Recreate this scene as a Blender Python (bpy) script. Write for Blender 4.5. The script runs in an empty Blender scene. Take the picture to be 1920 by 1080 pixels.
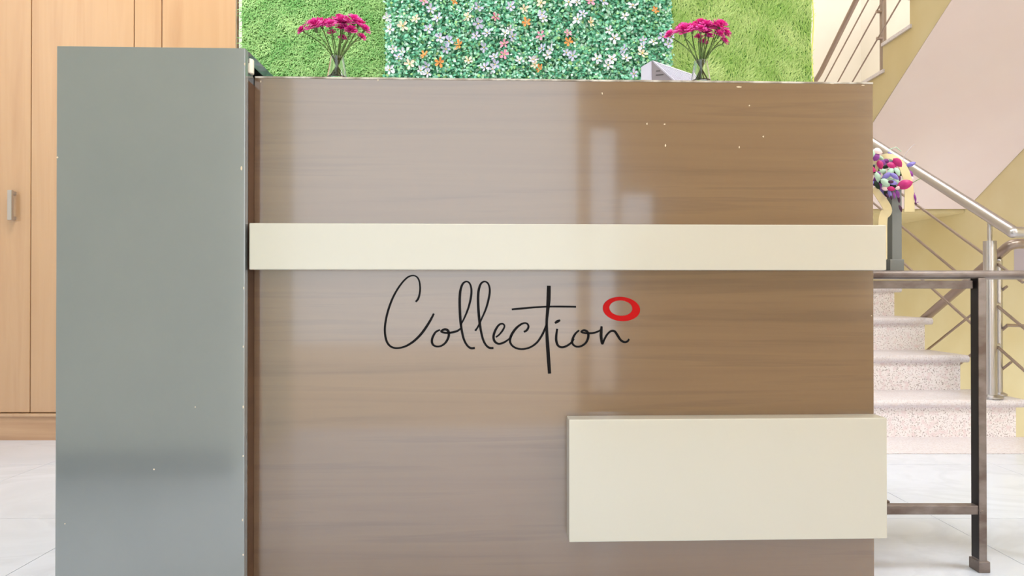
import bpy, bmesh, math, random
import numpy as np
from mathutils import Vector, Matrix, Euler

random.seed(7)
rng = np.random.default_rng(11)
S = bpy.context.scene
C = bpy.data.collections.new('reception'); S.collection.children.link(C)
PI = math.pi

# ------------------------------------------------------------------ camera
FPX = 1260.0
CAM_Z = 0.657
PITCH = math.radians(0.3)
cam_d = bpy.data.cameras.new('camera'); cam = bpy.data.objects.new('camera', cam_d); C.objects.link(cam)
cam_d.sensor_width = 36.0; cam_d.lens = 36.0 * FPX / 1920.0; cam_d.clip_start = 0.02
cam.location = (0, 0, CAM_Z); cam.rotation_euler = (PI / 2 + PITCH, 0, 0)
S.camera = cam

# ------------------------------------------------------------------ daylight, added fill lights, exposure
W = bpy.data.worlds.new('daylight'); S.world = W; W.use_nodes = True
bg = W.node_tree.nodes['Background']
bg.inputs[0].default_value = (0.94, 0.98, 1.0, 1); bg.inputs[1].default_value = 2.0

def area(name, loc, rot, sx, sy, power, col=(1, 1, 1), portal=False):
    d = bpy.data.lights.new(name, 'AREA'); d.shape = 'RECTANGLE'; d.size = sx; d.size_y = sy
    d.energy = power; d.color = col
    if portal: d.cycles.is_portal = True
    o = bpy.data.objects.new(name, d); C.objects.link(o); o.location = loc; o.rotation_euler = rot
    return o
area('ceiling_fill_light', (-1.3, 1.9, 3.03), (0, 0, 0), 1.2, 0.6, 40, (0.95, 0.98, 1))  # added overhead fill for the room, no known fitting
area('ceiling_fill_light', (0.9, 1.2, 3.03), (0, 0, 0), 1.2, 0.6, 26, (0.95, 0.98, 1))  # second added overhead fill
area('ceiling_fill_light', (2.4, 0.8, 3.03), (0, 0, 0), 0.8, 0.6, 30, (0.95, 0.98, 1))  # added fill to lift the dim steps
area('stairwell_fill_light', (2.3, 4.9, 5.15), (0, 0, 0), 1.8, 2.6, 62, (0.97, 0.98, 1))  # added fill under the closed stairwell ceiling, no skylight there
area('door_portal', (-0.25, -0.475, 1.15), (PI / 2, 0, PI), 1.36, 2.3, 0, portal=True)
area('window_fill_light', (2.68, -0.33, 1.5), (PI / 2, 0, PI), 1.3, 1.75, 270, (0.88, 0.95, 1))  # added fill inside the unseen window, brightens soffit and risers

vs = S.view_settings
S.display_settings.display_device = 'sRGB'
vs.view_transform = 'Standard'; vs.look = 'None'; vs.gamma = 1.0; vs.use_curve_mapping = False
vs.exposure = 0.34
S.cycles.max_bounces = 10; S.cycles.diffuse_bounces = 6; S.cycles.glossy_bounces = 5
S.cycles.transmission_bounces = 8; S.cycles.transparent_max_bounces = 8
S.cycles.caustics_reflective = False; S.cycles.caustics_refractive = False
S.cycles.sample_clamp_indirect = 6.0
S.cycles.use_denoising = True

# ------------------------------------------------------------------ helpers
_cr, _sr = math.cos(PITCH), math.sin(PITCH)
def ray(px, py):
    u, v = (px - 960) / FPX, (540 - py) / FPX
    return Vector((u, _cr - v * _sr, _sr + v * _cr))
def at(px, py, Y):                      # the point of that line of sight at distance Y into the room
    d = ray(px, py); t = Y / d.y
    return Vector((d.x * t, Y, CAM_Z + d.z * t))
def at_x(px, py, X):                    # the same, on the vertical plane at X
    d = ray(px, py); t = X / d.x
    return Vector((X, d.y * t, CAM_Z + d.z * t))

def lin(r, g, b):
    f = lambda c: ((c / 255 + 0.055) / 1.055) ** 2.4 if c > 10 else c / 255 / 12.92
    return (f(r), f(g), f(b), 1)

class MB:
    def __init__(s): s.v = []; s.f = []
    def add(s, vs_, fs):
        b = len(s.v); s.v += [tuple(p) for p in vs_]; s.f += [tuple(b + i for i in f) for f in fs]; return s
    def box(s, x0, x1, y0, y1, z0, z1, bev=0.0):
        if bev <= 0:
            return s.add([(x, y, z) for z in (z0, z1) for y in (y0, y1) for x in (x0, x1)],
                         [(0, 2, 3, 1), (4, 5, 7, 6), (0, 1, 5, 4), (2, 6, 7, 3), (0, 4, 6, 2), (1, 3, 7, 5)])
        bm = bmesh.new(); bmesh.ops.create_cube(bm, size=1)
        for v in bm.verts:
            v.co = Vector(((x0 + x1) / 2 + v.co.x * (x1 - x0), (y0 + y1) / 2 + v.co.y * (y1 - y0), (z0 + z1) / 2 + v.co.z * (z1 - z0)))
        bmesh.ops.bevel(bm, geom=bm.edges[:], offset=bev, segments=2, affect='EDGES', profile=0.6)
        bm.verts.index_update()
        s.add([v.co[:] for v in bm.verts], [[v.index for v in f.verts] for f in bm.faces]); bm.free(); return s
    def tube(s, pts, r, seg=10, caps=True):
        pts = [Vector(p) for p in pts]; n = len(pts); rs = r if isinstance(r, (list, tuple)) else [r] * n
        prev = None; vs_ = []
        for i, p in enumerate(pts):
            a = (p - pts[i - 1]).normalized() if i else (pts[1] - p).normalized()
            b = (pts[i + 1] - p).normalized() if i < n - 1 else a
            t = (a + b).normalized()
            k = 1 / max(0.5, t.dot(a))
            if prev is None:
                up = Vector((0, 0, 1)) if abs(t.z) < 0.9 else Vector((1, 0, 0)); u = t.cross(up).normalized()
            else:
                u = (prev - t * prev.dot(t)).normalized()
            prev = u; w = t.cross(u)
            for j in range(seg):
                ang = 2 * PI * j / seg
                vs_.append(p + (u * math.cos(ang) + w * math.sin(ang)) * rs[i] * (k if 0 < i < n - 1 else 1))
        fs = [(i * seg + j, i * seg + (j + 1) % seg, (i + 1) * seg + (j + 1) % seg, (i + 1) * seg + j)
              for i in range(n - 1) for j in range(seg)]
        if caps: fs += [tuple(range(seg))[::-1], tuple((n - 1) * seg + j for j in range(seg))]
        return s.add(vs_, fs)
    def lathe(s, prof, c=(0, 0, 0), seg=20):
        vs_ = [(c[0] + r * math.cos(2 * PI * j / seg), c[1] + r * math.sin(2 * PI * j / seg), c[2] + z) for r, z in prof for j in range(seg)]
        n = len(prof)
        fs = [(i * seg + j, i * seg + (j + 1) % seg, (i + 1) * seg + (j + 1) % seg, (i + 1) * seg + j) for i in range(n - 1) for j in range(seg)]
        fs += [tuple(range(seg))[::-1], tuple((n - 1) * seg + j for j in range(seg))]
        return s.add(vs_, fs)
    def prism(s, poly, axis, a, b):     # extrude a 2D outline along an axis ('x': outline in y,z ...)
        mk = {'x': lambda p, t: (t, p[0], p[1]), 'y': lambda p, t: (p[0], t, p[1]), 'z': lambda p, t: (p[0], p[1], t)}[axis]
        n = len(poly)
        return s.add([mk(p, a) for p in poly] + [mk(p, b) for p in poly],
                     [tuple(range(n))[::-1], tuple(range(n, 2 * n))] + [(i, (i + 1) % n, n + (i + 1) % n, n + i) for i in range(n)])
    def hull(s, pts):
        bm = bmesh.new()
        for p in pts: bm.verts.new(p)
        bmesh.ops.convex_hull(bm, input=bm.verts[:])
        for v in [v for v in bm.verts if not v.link_faces]: bm.verts.remove(v)
        bmesh.ops.dissolve_limit(bm, angle_limit=0.02, verts=bm.verts[:], edges=bm.edges[:])
        bm.verts.index_update()
        s.add([v.co[:] for v in bm.verts], [[v.index for v in f.verts] for f in bm.faces]); bm.free(); return s
    def ribbon(s, pts, half, y0, y1):   # a drawn stroke with its own width, in the x,z plane, y0 front, y1 back
        n = len(pts); vs_ = []
        for i, (x, z) in enumerate(pts):
            a = pts[max(0, i - 1)]; b = pts[min(n - 1, i + 1)]
            dx, dz = b[0] - a[0], b[1] - a[1]; L = math.hypot(dx, dz) or 1
            nx, nz = -dz / L * half[i], dx / L * half[i]
            vs_ += [(x + nx, y0, z + nz), (x - nx, y0, z - nz), (x + nx, y1, z + nz), (x - nx, y1, z - nz)]
        fs = []
        for i in range(n - 1):
            q = 4 * i; r = q + 4
            fs += [(q, r, r + 1, q + 1), (q, q + 2, r + 2, r), (q + 1, r + 1, r + 3, q + 3), (q + 2, q + 3, r + 3, r + 2)]
        fs += [(0, 1, 3, 2), (4 * n - 4, 4 * n - 2, 4 * n - 1, 4 * n - 3)]
        return s.add(vs_, fs)
    def mesh(s, name, mat, smooth=False):
        m = bpy.data.meshes.new(name); m.from_pydata(s.v, [], s.f)
        bm = bmesh.new(); bm.from_mesh(m); bmesh.ops.recalc_face_normals(bm, faces=bm.faces[:]); bm.to_mesh(m); bm.free()
        m.materials.append(mat)
        if smooth:
            m.shade_smooth()
            try: m.set_sharp_from_angle(angle=math.radians(40))
            except Exception: pass
        m.update(); return m
    def build(s, name, mat, parent=None, smooth=False, loc=None):
        return put(name, s.mesh(name, mat, smooth), parent, loc)

def put(name, mesh, parent=None, loc=None):
    o = bpy.data.objects.new(name, mesh); C.objects.link(o)
    if parent is not None: o.parent = parent
    if loc is not None: o.location = loc
    return o
def thing(name, label, cat, loc=(0, 0, 0), rz=0.0, group=None):
    o = bpy.data.objects.new(name, None); C.objects.link(o); o.empty_display_size = 0.05
    o.location = loc; o.rotation_euler = (0, 0, rz); o['label'] = label; o['category'] = cat
    if group: o['group'] = group
    return o
def struct(o): o['kind'] = 'structure'; return o
def copy_tree(o, parent=None):
    c = o.copy(); C.objects.link(c); c.parent = parent
    for ch in list(o.children): copy_tree(ch, c)
    return c

# ------------------------------------------------------------------ materials
def mat(name, col, rough=0.5, spec=0.5, metal=0.0, coat=0.0, coat_rough=0.1, coat_ior=1.5, trans=0.0, ior=1.5, sheen=0.0):
    m = bpy.data.materials.new(name); m.use_nodes = True
    p = m.node_tree.nodes['Principled BSDF']
    p.inputs['Base Color'].default_value = col; p.inputs['Roughness'].default_value = rough
    p.inputs['Specular IOR Level'].default_value = spec; p.inputs['Metallic'].default_value = metal
    p.inputs['Coat Weight'].default_value = coat; p.inputs['Coat Roughness'].default_value = coat_rough
    p.inputs['Coat IOR'].default_value = coat_ior; p.inputs['Transmission Weight'].default_value = trans
    p.inputs['IOR'].default_value = ior
    return m
def grain(m, stops, scale, detail=4.0, rough=0.55, noise=1.0, bump=0.0, distort=0.0, coord='Object'):
    """colour from noise stretched by a mapping: wood grain, speckle, mottling"""
    nt = m.node_tree; N = nt.nodes; L = nt.links; p = N['Principled BSDF']
    tc = N.new('ShaderNodeTexCoord'); mp = N.new('ShaderNodeMapping'); mp.inputs['Scale'].default_value = scale
    nz = N.new('ShaderNodeTexNoise'); nz.inputs['Scale'].default_value = noise; nz.inputs['Detail'].default_value = detail
    nz.inputs['Roughness'].default_value = rough; nz.inputs['Distortion'].default_value = distort
    rp = N.new('ShaderNodeValToRGB')
    while len(rp.color_ramp.elements) < len(stops): rp.color_ramp.elements.new(0.5)
    for e, (pos, c) in zip(rp.color_ramp.elements, stops): e.position = pos; e.color = c
    L.new(tc.outputs[coord], mp.inputs[0]); L.new(mp.outputs[0], nz.inputs['Vector'])
    L.new(nz.outputs['Fac'], rp.inputs[0]); L.new(rp.outputs[0], p.inputs['Base Color'])
    if bump:
        b = N.new('ShaderNodeBump'); b.inputs['Strength'].default_value = bump; b.inputs['Distance'].default_value = 0.001
        L.new(nz.outputs['Fac'], b.inputs['Height']); L.new(b.outputs[0], p.inputs['Normal'])
    return m
def granite(name, base, spot, pink):
    m = mat(name, base, 0.35, 0.5); nt = m.node_tree; N = nt.nodes; L = nt.links; p = N['Principled BSDF']
    tc = N.new('ShaderNodeTexCoord')
    n1 = N.new('ShaderNodeTexNoise'); n1.inputs['Scale'].default_value = 160; n1.inputs['Detail'].default_value = 3
    r1 = N.new('ShaderNodeValToRGB'); r1.color_ramp.elements[0].position = 0.34; r1.color_ramp.elements[0].color = spot
    r1.color_ramp.elements[1].position = 0.47; r1.color_ramp.elements[1].color = base
    n2 = N.new('ShaderNodeTexNoise'); n2.inputs['Scale'].default_value = 45; n2.inputs['Detail'].default_value = 4
    r2 = N.new('ShaderNodeValToRGB'); r2.color_ramp.elements[0].position = 0.5; r2.color_ramp.elements[0].color = (0, 0, 0, 1)
    r2.color_ramp.elements[1].position = 0.68; r2.color_ramp.elements[1].color = (1, 1, 1, 1)
    mx = N.new('ShaderNodeMix'); mx.data_type = 'RGBA'; mx.inputs[7].default_value = pink
    for n in (n1, n2): L.new(tc.outputs['Object'], n.inputs['Vector'])
    L.new(n1.outputs['Fac'], r1.inputs[0]); L.new(n2.outputs['Fac'], r2.inputs[0])
    L.new(r2.outputs[0], mx.inputs[0]); L.new(r1.outputs[0], mx.inputs[6]); L.new(mx.outputs[2], p.inputs['Base Color'])
    return m
def attr_mat(name, rough=0.55, trans=0.0):
    m = mat(name, (0.5, 0.5, 0.5, 1), rough, 0.3); nt = m.node_tree; N = nt.nodes
    a = N.new('ShaderNodeAttribute'); a.attribute_name = 'own_colour'
    nt.links.new(a.outputs['Color'], N['Principled BSDF'].inputs['Base Color'])
    return m

M = {}
M['panel'] = grain(mat('brown_laminate', lin(120, 90, 68), 0.2, 0.9, coat=1.0, coat_rough=0.07, coat_ior=1.72),
                   [(0.3, lin(101, 77, 58)), (0.42, lin(114, 88, 66)), (0.55, lin(118, 92, 68)), (0.62, lin(109, 84, 64)), (0.72, lin(120, 94, 70))],
                   (0.5, 1, 15), detail=7, noise=1.6, distort=0.4)
M['grey'] = grain(mat('grey_laminate_hazed', lin(125, 130, 128), 0.25, 0.8, coat=1.0, coat_rough=0.1, coat_ior=1.85),  # reflected haze put into a lighter base than the dark side
                  [(0.3, lin(119, 124, 125)), (0.7, lin(125, 129, 129))], (3, 3, 3), noise=1.5)
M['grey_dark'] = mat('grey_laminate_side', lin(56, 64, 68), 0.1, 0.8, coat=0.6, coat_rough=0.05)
M['side_reflect'] = grain(mat('side_brown_reflection', lin(92, 68, 50), 0.5, 0.25), [(0.3, lin(84, 60, 44)), (0.7, lin(102, 74, 54))], (1, 1, 8), noise=2)  # brown desk reflection put into the cabinet side's colour
M['cream'] = mat('cream_laminate', lin(204, 200, 188), 0.22, 0.6, coat=0.5, coat_rough=0.12)
M['edge'] = grain(mat('worn_pale_edge', lin(190, 182, 172), 0.5), [(0.4, lin(150, 138, 126)), (0.6, lin(216, 210, 202))], (12, 1, 1), noise=2)
M['black'] = mat('black_lettering', lin(12, 9, 10), 0.5, 0.12)
M['red'] = grain(mat('red_ring', lin(176, 12, 14), 0.45, 0.15), [(0.3, lin(158, 10, 14)), (0.7, lin(190, 12, 14))], (1, 1, 14), noise=1)
M['chip'] = mat('chipped_spot', lin(222, 205, 180), 0.6)
M['wall_y'] = grain(mat('yellow_paint', lin(220, 203, 156), 0.75, 0.3),
                    [(0.35, lin(210, 194, 150)), (0.65, lin(216, 203, 164))], (1, 1, 1), noise=2.2, detail=3)
M['wall_c'] = grain(mat('cream_wall', lin(238, 228, 208), 0.75, 0.3), [(0.35, lin(222, 216, 206)), (0.65, lin(230, 225, 216))], (1, 1, 1), noise=1.2)
M['wall_w'] = mat('white_paint', lin(240, 238, 232), 0.7, 0.3)
M['wall_tan'] = mat('tan_paint', lin(222, 194, 154), 0.6, 0.3)
M['wall_sage'] = mat('sage_paint', lin(214, 220, 206), 0.7, 0.3)
M['pink'] = grain(mat('pink_paint', lin(240, 214, 210), 0.75, 0.3), [(0.35, lin(244, 230, 236)), (0.65, lin(246, 235, 241))], (1, 1, 1), noise=1.3)
M['skirt'] = mat('dark_skirting', lin(70, 76, 88), 0.35)
M['tile'] = grain(mat('white_tile', lin(232, 232, 236), 0.14, 0.5), [(0.38, lin(210, 216, 230)), (0.5, lin(216, 222, 236)), (0.54, lin(209, 215, 229)), (0.6, lin(218, 224, 238))],
                  (1, 1.6, 1), noise=1.6, detail=5, distort=1.2)
M['grout'] = mat('grout', lin(205, 203, 204), 0.8)
M['wood'] = grain(mat('veneer', lin(205, 160, 112), 0.22, 0.7, coat=1.0, coat_rough=0.14, coat_ior=1.6),
                  [(0.25, lin(184, 140, 102)), (0.5, lin(198, 157, 118)), (0.75, lin(191, 148, 108))], (9, 9, 0.5), noise=1.3, detail=5, distort=0.5)
M['wood_b'] = grain(mat('veneer_plinth', lin(190, 150, 118), 0.3, 0.5), [(0.3, lin(168, 128, 98)), (0.7, lin(204, 166, 132))], (0.8, 4, 18), noise=1.2)
M['steel'] = mat('stainless_steel', lin(196, 192, 192), 0.33, 0.5, metal=1.0)
M['steel_d'] = mat('dull_steel_rod', lin(168, 152, 142), 0.35, 0.5, metal=0.8)
M['iron'] = grain(mat('painted_iron', lin(116, 104, 100), 0.35, 0.5, metal=0.3), [(0.35, lin(102, 86, 78)), (0.6, lin(136, 125, 121))], (3, 3, 6), noise=4)
M['iron_shade'] = mat('iron_side_shade', lin(22, 14, 16), 0.35)
M['granite'] = granite('granite', lin(248, 244, 248), lin(168, 156, 160), lin(236, 222, 228))
M['granite_t'] = granite('granite_tread', lin(226, 221, 227), lin(198, 188, 193), lin(217, 207, 211))
M['leaf'] = attr_mat('leaf', 0.45)
M['grass'] = attr_mat('grass_blade', 0.6)
M['turf'] = mat('turf_backing', lin(92, 140, 62), 0.9)
M['leafback'] = mat('leaf_mat_backing', lin(92, 164, 132), 0.9)
M['lilac'] = mat('lilac_petal', lin(204, 200, 236), 0.6); M['white'] = mat('white_petal', lin(228, 226, 244), 0.6)
M['peach'] = mat('peach_petal', lin(248, 224, 202), 0.6); M['rose'] = mat('rose_petal', lin(236, 156, 186), 0.6)
M['orange'] = mat('orange_petal', lin(248, 150, 78), 0.6); M['yellow'] = mat('yellow_centre', lin(250, 214, 110), 0.6)
M['carn'] = attr_mat('carnation_petal', 0.6)
M['stem'] = grain(mat('green_stem', lin(72, 104, 46), 0.5), [(0.35, lin(50, 84, 36)), (0.65, lin(112, 140, 78))], (40, 40, 6), noise=2)
M['calyx'] = mat('calyx', lin(84, 104, 60), 0.55)
M['glass'] = mat('clear_glass', (0.97, 0.99, 0.98, 1), 0.02, 0.5, trans=1.0, ior=1.45)
M['pane'] = mat('window_glass', (0.95, 0.97, 1.0, 1), 0.0, 0.5, trans=1.0, ior=1.01)
M['tube_w'] = mat('white_plastic', lin(236, 230, 216), 0.4)
M['device'] = mat('lilac_grey_plastic', lin(206, 206, 228), 0.45)
M['device_d'] = mat('grey_plastic', lin(150, 144, 154), 0.5)
M['slot'] = mat('dark_slot', lin(84, 78, 84), 0.6)
M['stand'] = mat('grey_stand', lin(122, 126, 126), 0.45)
M['ribbon'] = mat('cream_ribbon', lin(228, 214, 172), 0.4, 0.5)
M['magenta'] = mat('magenta_orchid', lin(186, 20, 116), 0.45); M['purple'] = mat('purple_orchid', lin(142, 60, 158), 0.5)
M['violet'] = mat('violet_orchid', lin(140, 128, 214), 0.5); M['mint'] = mat('mint_orchid', lin(190, 226, 206), 0.5)
M['plum'] = mat('plum_orchid', lin(70, 18, 62), 0.5); M['pale'] = mat('pale_orchid', lin(246, 222, 226), 0.5)
M['dgreen'] = mat('dark_leaf', lin(26, 52, 34), 0.5)
M['cord'] = mat('yellow_cord', lin(226, 226, 110), 0.5)
M['box'] = mat('lilac_box', lin(186, 176, 184), 0.5)
M['pave'] = mat('pale_paving', lin(238, 220, 200), 0.8)

# ------------------------------------------------------------------ the room shell
XL, XR = -2.75, 3.42
YF = -0.47                              # outer face of the entrance wall, behind the camera
YB = 3.0
STEP_X0, STEP_X1 = 1.33, 2.21
fl = struct(MB().box(XL - .1, XR, YF, 3.03, -0.12, -0.006).build('floor', M['grout']))
gx = [1.23 + 0.6 * k for k in range(-8, 6)]; gy = [1.95 + 0.6 * k for k in range(-5, 4)]
for i in range(len(gx) - 1):
    for j in range(len(gy) - 1):
        x0, x1 = max(gx[i], XL), min(gx[i + 1], XR); y0, y1 = max(gy[j], YF), min(gy[j + 1], 2.72 if gx[i] > 1.0 else 2.99)
        if x1 - x0 < 0.02 or y1 - y0 < 0.02: continue
        g = 0.0008
        MB().box(x0 + g, x1 - g, y0 + g, y1 - g, -0.0065, 0.0).build('floor_tile', M['tile'], fl)
MB().box(1.3, XR, 2.722, 3.03, -0.0065, 0.002).build('granite_strip', M['granite_t'], fl)
struct(MB().box(XL - 2, XR + 2, -6, YF, -0.15, -0.02).build('pavement', M['pave']))
ce = MB(); ce.box(XL - .1, 2.28, YF, 3.12, 3.05, 3.2); ce.box(2.28, XR, YF, 2.46, 3.05, 3.2)
struct(ce.build('ceiling', M['wall_w']))
struct(MB().box(1.2, XR + .1, 2.3, 6.7, 5.2, 5.3).build('ceiling', M['wall_w']))
struct(MB().box(-1.222, STEP_X0, YB, YB + 0.12, 0, 3.05).build('wall_back', M['wall_w']))
struct(MB().box(XL - .12, XL, 0.05, 3.7, 0, 3.05).build('wall_left', M['wall_w']))
struct(MB().box(STEP_X0 - .12, STEP_X0, YB + 0.12, 6.57, 0, 5.2).build('wall_left', M['wall_c']))
struct(MB().box(STEP_X0 - .12, XR + .1, 2.3, 2.4, 3.2, 5.2).build('wall_front', M['wall_c']))
# the right wall: yellow under the rising flight, cream above it
SL = 0.583
def soffit_z(y): return 1.746 + (4.26 - y) * SL
yl = [(YF, -1.7), (6.57, -1.7), (6.57, 1.45), (5.0, 1.45), (2.46, soffit_z(2.46) + .12), (2.46, 3.05), (YF, 3.05)]
struct(MB().prism(yl, 'x', XR, XR + .1).build('wall_right', M['wall_y']))
yu = [(6.57, 1.45), (6.57, 5.2), (2.3, 5.2), (2.3, 3.05), (2.46, 3.05), (2.46, soffit_z(2.46) + .12), (5.0, 1.45)]
struct(MB().prism(yu, 'x', XR, XR + .1).build('wall_right', M['wall_c']))
struct(MB().box(STEP_X0 - .1, XR + .1, 6.57, 6.67, -1.7, 1.4).build('wall_back', M['wall_y']))
struct(MB().box(STEP_X0 - .1, XR + .1, 6.57, 6.67, 1.4, 5.2).build('wall_back', M['wall_c']))
struct(MB().box(1.2, XR + .1, 3.03, 6.67, -1.8, -1.7).build('floor', M['granite_t']))  # unseen basement slab added to block light from below
# the entrance wall the camera stands in
DX0, DX1, DZ = -0.93, 0.436, 2.3
YI = YF + .12
fw = MB()
fw.box(XL - .1, DX0, 0.1, 0.22, 0, 3.05); fw.box(DX0 - .12, DX0, YF, 0.1, 0, 3.05); fw.box(DX0, DX1, YF, YI, DZ, 3.05)
struct(fw.build('wall_front', M['wall_sage']))
fw = MB()
WX0, WX1, WX2 = 0.478, 0.63, 0.81
fw.box(DX1, WX0, YF, YI, 0, 3.05); fw.box(WX0, WX1, YF, YI, 0, 0.165); fw.box(WX0, WX1, YF, YI, 1.46, 3.05)
fw.box(WX1, WX2, YF, YI, 0, 0.95); fw.box(WX1, WX2, YF, YI, 1.145, 3.05)
fw.box(WX2, 2.0, YF, YI, 0, 3.05); fw.box(2.0, 3.35, YF, YI, 0, 0.6); fw.box(2.0, 3.35, YF, YI, 2.4, 3.05); fw.box(3.35, XR, YF, YI, 0, 3.05)
struct(fw.build('wall_front', M['wall_tan']))
def window(x0, x1, z0, z1, t=0.03):
    m = MB()
    m.box(x0, x0 + t, YF + .03, YF + .09, z0, z1); m.box(x1 - t, x1, YF + .03, YF + .09, z0, z1); m.box(x0 + t, x1 - t, YF + .03, YF + .09, z0, z0 + t); m.box(x0 + t, x1 - t, YF + .03, YF + .09, z1 - t, z1)
    o = struct(m.build('window_1', M['wall_w']))
    MB().box(x0 + t, x1 - t, YF + .057, YF + .063, z0 + t, z1 - t).build('pane', M['pane'], o)
window(WX0, WX1, 0.165, 1.46, .012); window(WX1, WX2, .95, 1.145, .01); window(2.0, 3.35, 0.6, 2.4)  # the wide right window is added to light the stairs
struct(MB().box(XL, DX0, 0.22, 0.235, 0, 0.088).build('baseboard_front', M['skirt']))

# ------------------------------------------------------------------ stairs
RY0, GO, RISE = 3.03, 0.285, 0.172
st = thing('staircase', 'speckled pinkish granite staircase going up behind the right of the desk', 'stairs', (STEP_X0, RY0, 0))
def loc_(o): o.location = -st.location; return o
for k in range(8):
    y = RY0 + GO * k; xe = 2.27 if k == 0 else STEP_X1
    loc_(MB().box(STEP_X0 + .003, xe, y, y + .02, RISE * k, RISE * (k + 1) - .036).build('riser', M['granite'], st))
    yb = y + GO + .018
    n = 7; r = .018; z1 = RISE * (k + 1)
    prof = [(yb, z1), (yb, z1 - .036)] + [(y - .026 + r - r * math.sin(a), z1 - r - r * math.cos(a)) for a in [PI * i / n for i in range(n + 1)]]
    loc_(MB().prism(prof, 'x', STEP_X0 + .003, xe + .03).build('tread', M['granite_t'], st))
core = [(RY0 + .02, 0)]
for k in range(8): core += [(RY0 + .02 + GO * k, RISE * (k + 1) - .036), (RY0 + .02 + GO * (k + 1), RISE * (k + 1) - .036)]
core += [(RY0 + .02 + GO * 8, 1.2), (3.03 + 0.35, 0)]
loc_(MB().prism(core, 'x', STEP_X0 + .003, STEP_X1).build('stringer', M['wall_y'], st))

up = thing('upper_stair_flight', 'overhead stair flight with pink underside and yellow stepped side edge', 'stairs', (2.3, 4.16, 2.0))
def loc_u(o): o.location = -up.location; return o
LZ = 1.548
lm = MB(); lm.box(STEP_X0 + .003, 2.26, 5.338, 6.567, 1.25, LZ); lm.box(2.26, XR - .003, 5.075, 6.567, 1.25, LZ)
loc_u(lm.build('landing', M['wall_y'], up))
UX = 2.3
tr = [(4.16 - .283 * k, 2.195 + .165 * k) for k in range(-3, 6)]       # back edge y of the tread, its height; it runs .283 towards the door
body = [(5.05, 1.28), (5.05, LZ - .03)]
for yb, z in tr:
    body += [(yb, body[-1][1]), (yb, z - .02)]
body += [(tr[-1][0] - .283, tr[-1][1] - .02), (tr[-1][0] - .283, soffit_z(tr[-1][0] - .283))]
loc_u(MB().prism(body, 'x', UX, XR - .003).build('stringer', M['wall_y'], up))
yA, yB2 = 5.052, tr[-1][0] - .283
loc_u(MB().prism([(yA, soffit_z(yA)), (yB2, soffit_z(yB2)), (yB2, soffit_z(yB2) - .006), (yA, soffit_z(yA) - .006)], 'x', UX, XR - .003).build('soffit', M['pink'], up))
for yb, z in tr:
    loc_u(MB().box(UX - .012, XR - .003, yb - .283 - .02, yb, z - .02, z).build('tread', M['granite_t'], up))

# ------------------------------------------------------------------ railings
def bent(pts, r=0.05, n=5):            # round the corners of a pipe
    out = [Vector(pts[0])]
    for i in range(1, len(pts) - 1):
        p = Vector(pts[i]); a = (Vector(pts[i - 1]) - p); b = (Vector(pts[i + 1]) - p)
        rr = min(r, a.length * .45, b.length * .45); a = p + a.normalized() * rr; b = p + b.normalized() * rr
        for k in range(n + 1):
            t = k / n; out.append(a * (1 - t) ** 2 + p * 2 * t * (1 - t) + b * t * t)
    out.append(Vector(pts[-1])); return out
def line_to_y(a, b, Y):
    t = (Y - a.y) / (b.y - a.y); return a + (b - a) * t
rl = thing('stair_railing', 'polished steel stair railing with thick post on the lowest granite step', 'railing')
hx = 2.17
h0, h1 = at_x(1873, 411, hx), at_x(1640, 267, hx)
turn = at_x(1900, 436, hx)
top1 = line_to_y(h0, h1, 5.05)
MB().tube(bent([top1, h0 + (turn - h0) * .9, turn, turn + Vector((.5, 0, 0))], .04), .025, 14).build('handrail', M['steel'], rl, True)
pb = at(1857, 744, 3.06)
ptop = at(1857, 452, 3.06).z
MB().tube([(pb.x, pb.y, .1735), (pb.x, pb.y, ptop)], .0265, 18).build('post', M['steel'], rl, True)
hz = line_to_y(h0, h1, 3.06).z
MB().tube([(pb.x, pb.y, ptop), (pb.x, pb.y, hz - .01)], .010, 10).build('post_pin', M['steel'], rl, True)
MB().lathe([(.05, 0), (.05, .008), (.03, .016)], (pb.x, pb.y, .1733), 18).build('post_collar', M['steel'], rl, True)
rx_ = 2.205
for (a, b, endx) in (((1740.5, 400), (1868, 493), 1918), ((1690, 424), (1868, 572), 1935), ((1687.6, 487.6), (1868, 648), 1935)):
    A, B = at_x(*a, rx_), at_x(*b, rx_)
    sl = (b[1] - a[1]) / (b[0] - a[0]); E = at_x(endx, b[1] + sl * (endx - b[0]), rx_)
    MB().tube([line_to_y(A, B, min(5.0, A.y + 1.2)), A, B, E], .0065, 8).build('rod', M['steel_d'], rl, True)
    MB().tube([B + Vector((-.03, 0, 0)), B + Vector((.012, 0, 0))], .012, 10).build('clamp', M['steel'], rl, True)
dn = thing('lower_flight_railing', 'dull brown steel railing running down behind the thick steel post', 'railing')
dx = 2.275
d0, d1 = at_x(1896, 457, dx), at_x(1735, 596, dx)
dend = d0 + (d1 - d0) * 2.2
MB().tube(bent([d0 + Vector((.5, 0, 0)), d0, dend], .035), .022, 12).build('handrail', M['steel_d'], dn, True)
q = at(1873, 742, 3.14)
MB().tube([(q.x, q.y, .1735), (q.x, q.y, at(1873, 486, 3.14).z)], .016, 14).build('post', M['steel'], dn, True)
MB().lathe([(.034, 0), (.034, .007), (.02, .014)], (q.x, q.y, .1733), 16).build('post_collar', M['steel'], dn, True)
for (a, b, turnr) in (((1888, 537), (1758, 641), False), ((1889, 610), (1868, 627), True), ((1896, 679), (1866, 703), False)):
    A, B = at_x(*a, dx + .01), at_x(*b, dx + .01); B = A + (B - A).normalized() * (.9 if a[1] < 600 else .6 if a[1] < 650 else .3)
    MB().tube(([A + Vector((.4, 0, -.01))] if turnr else []) + [A, B], .006, 8).build('rod', M['steel_d'], dn, True)
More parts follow.
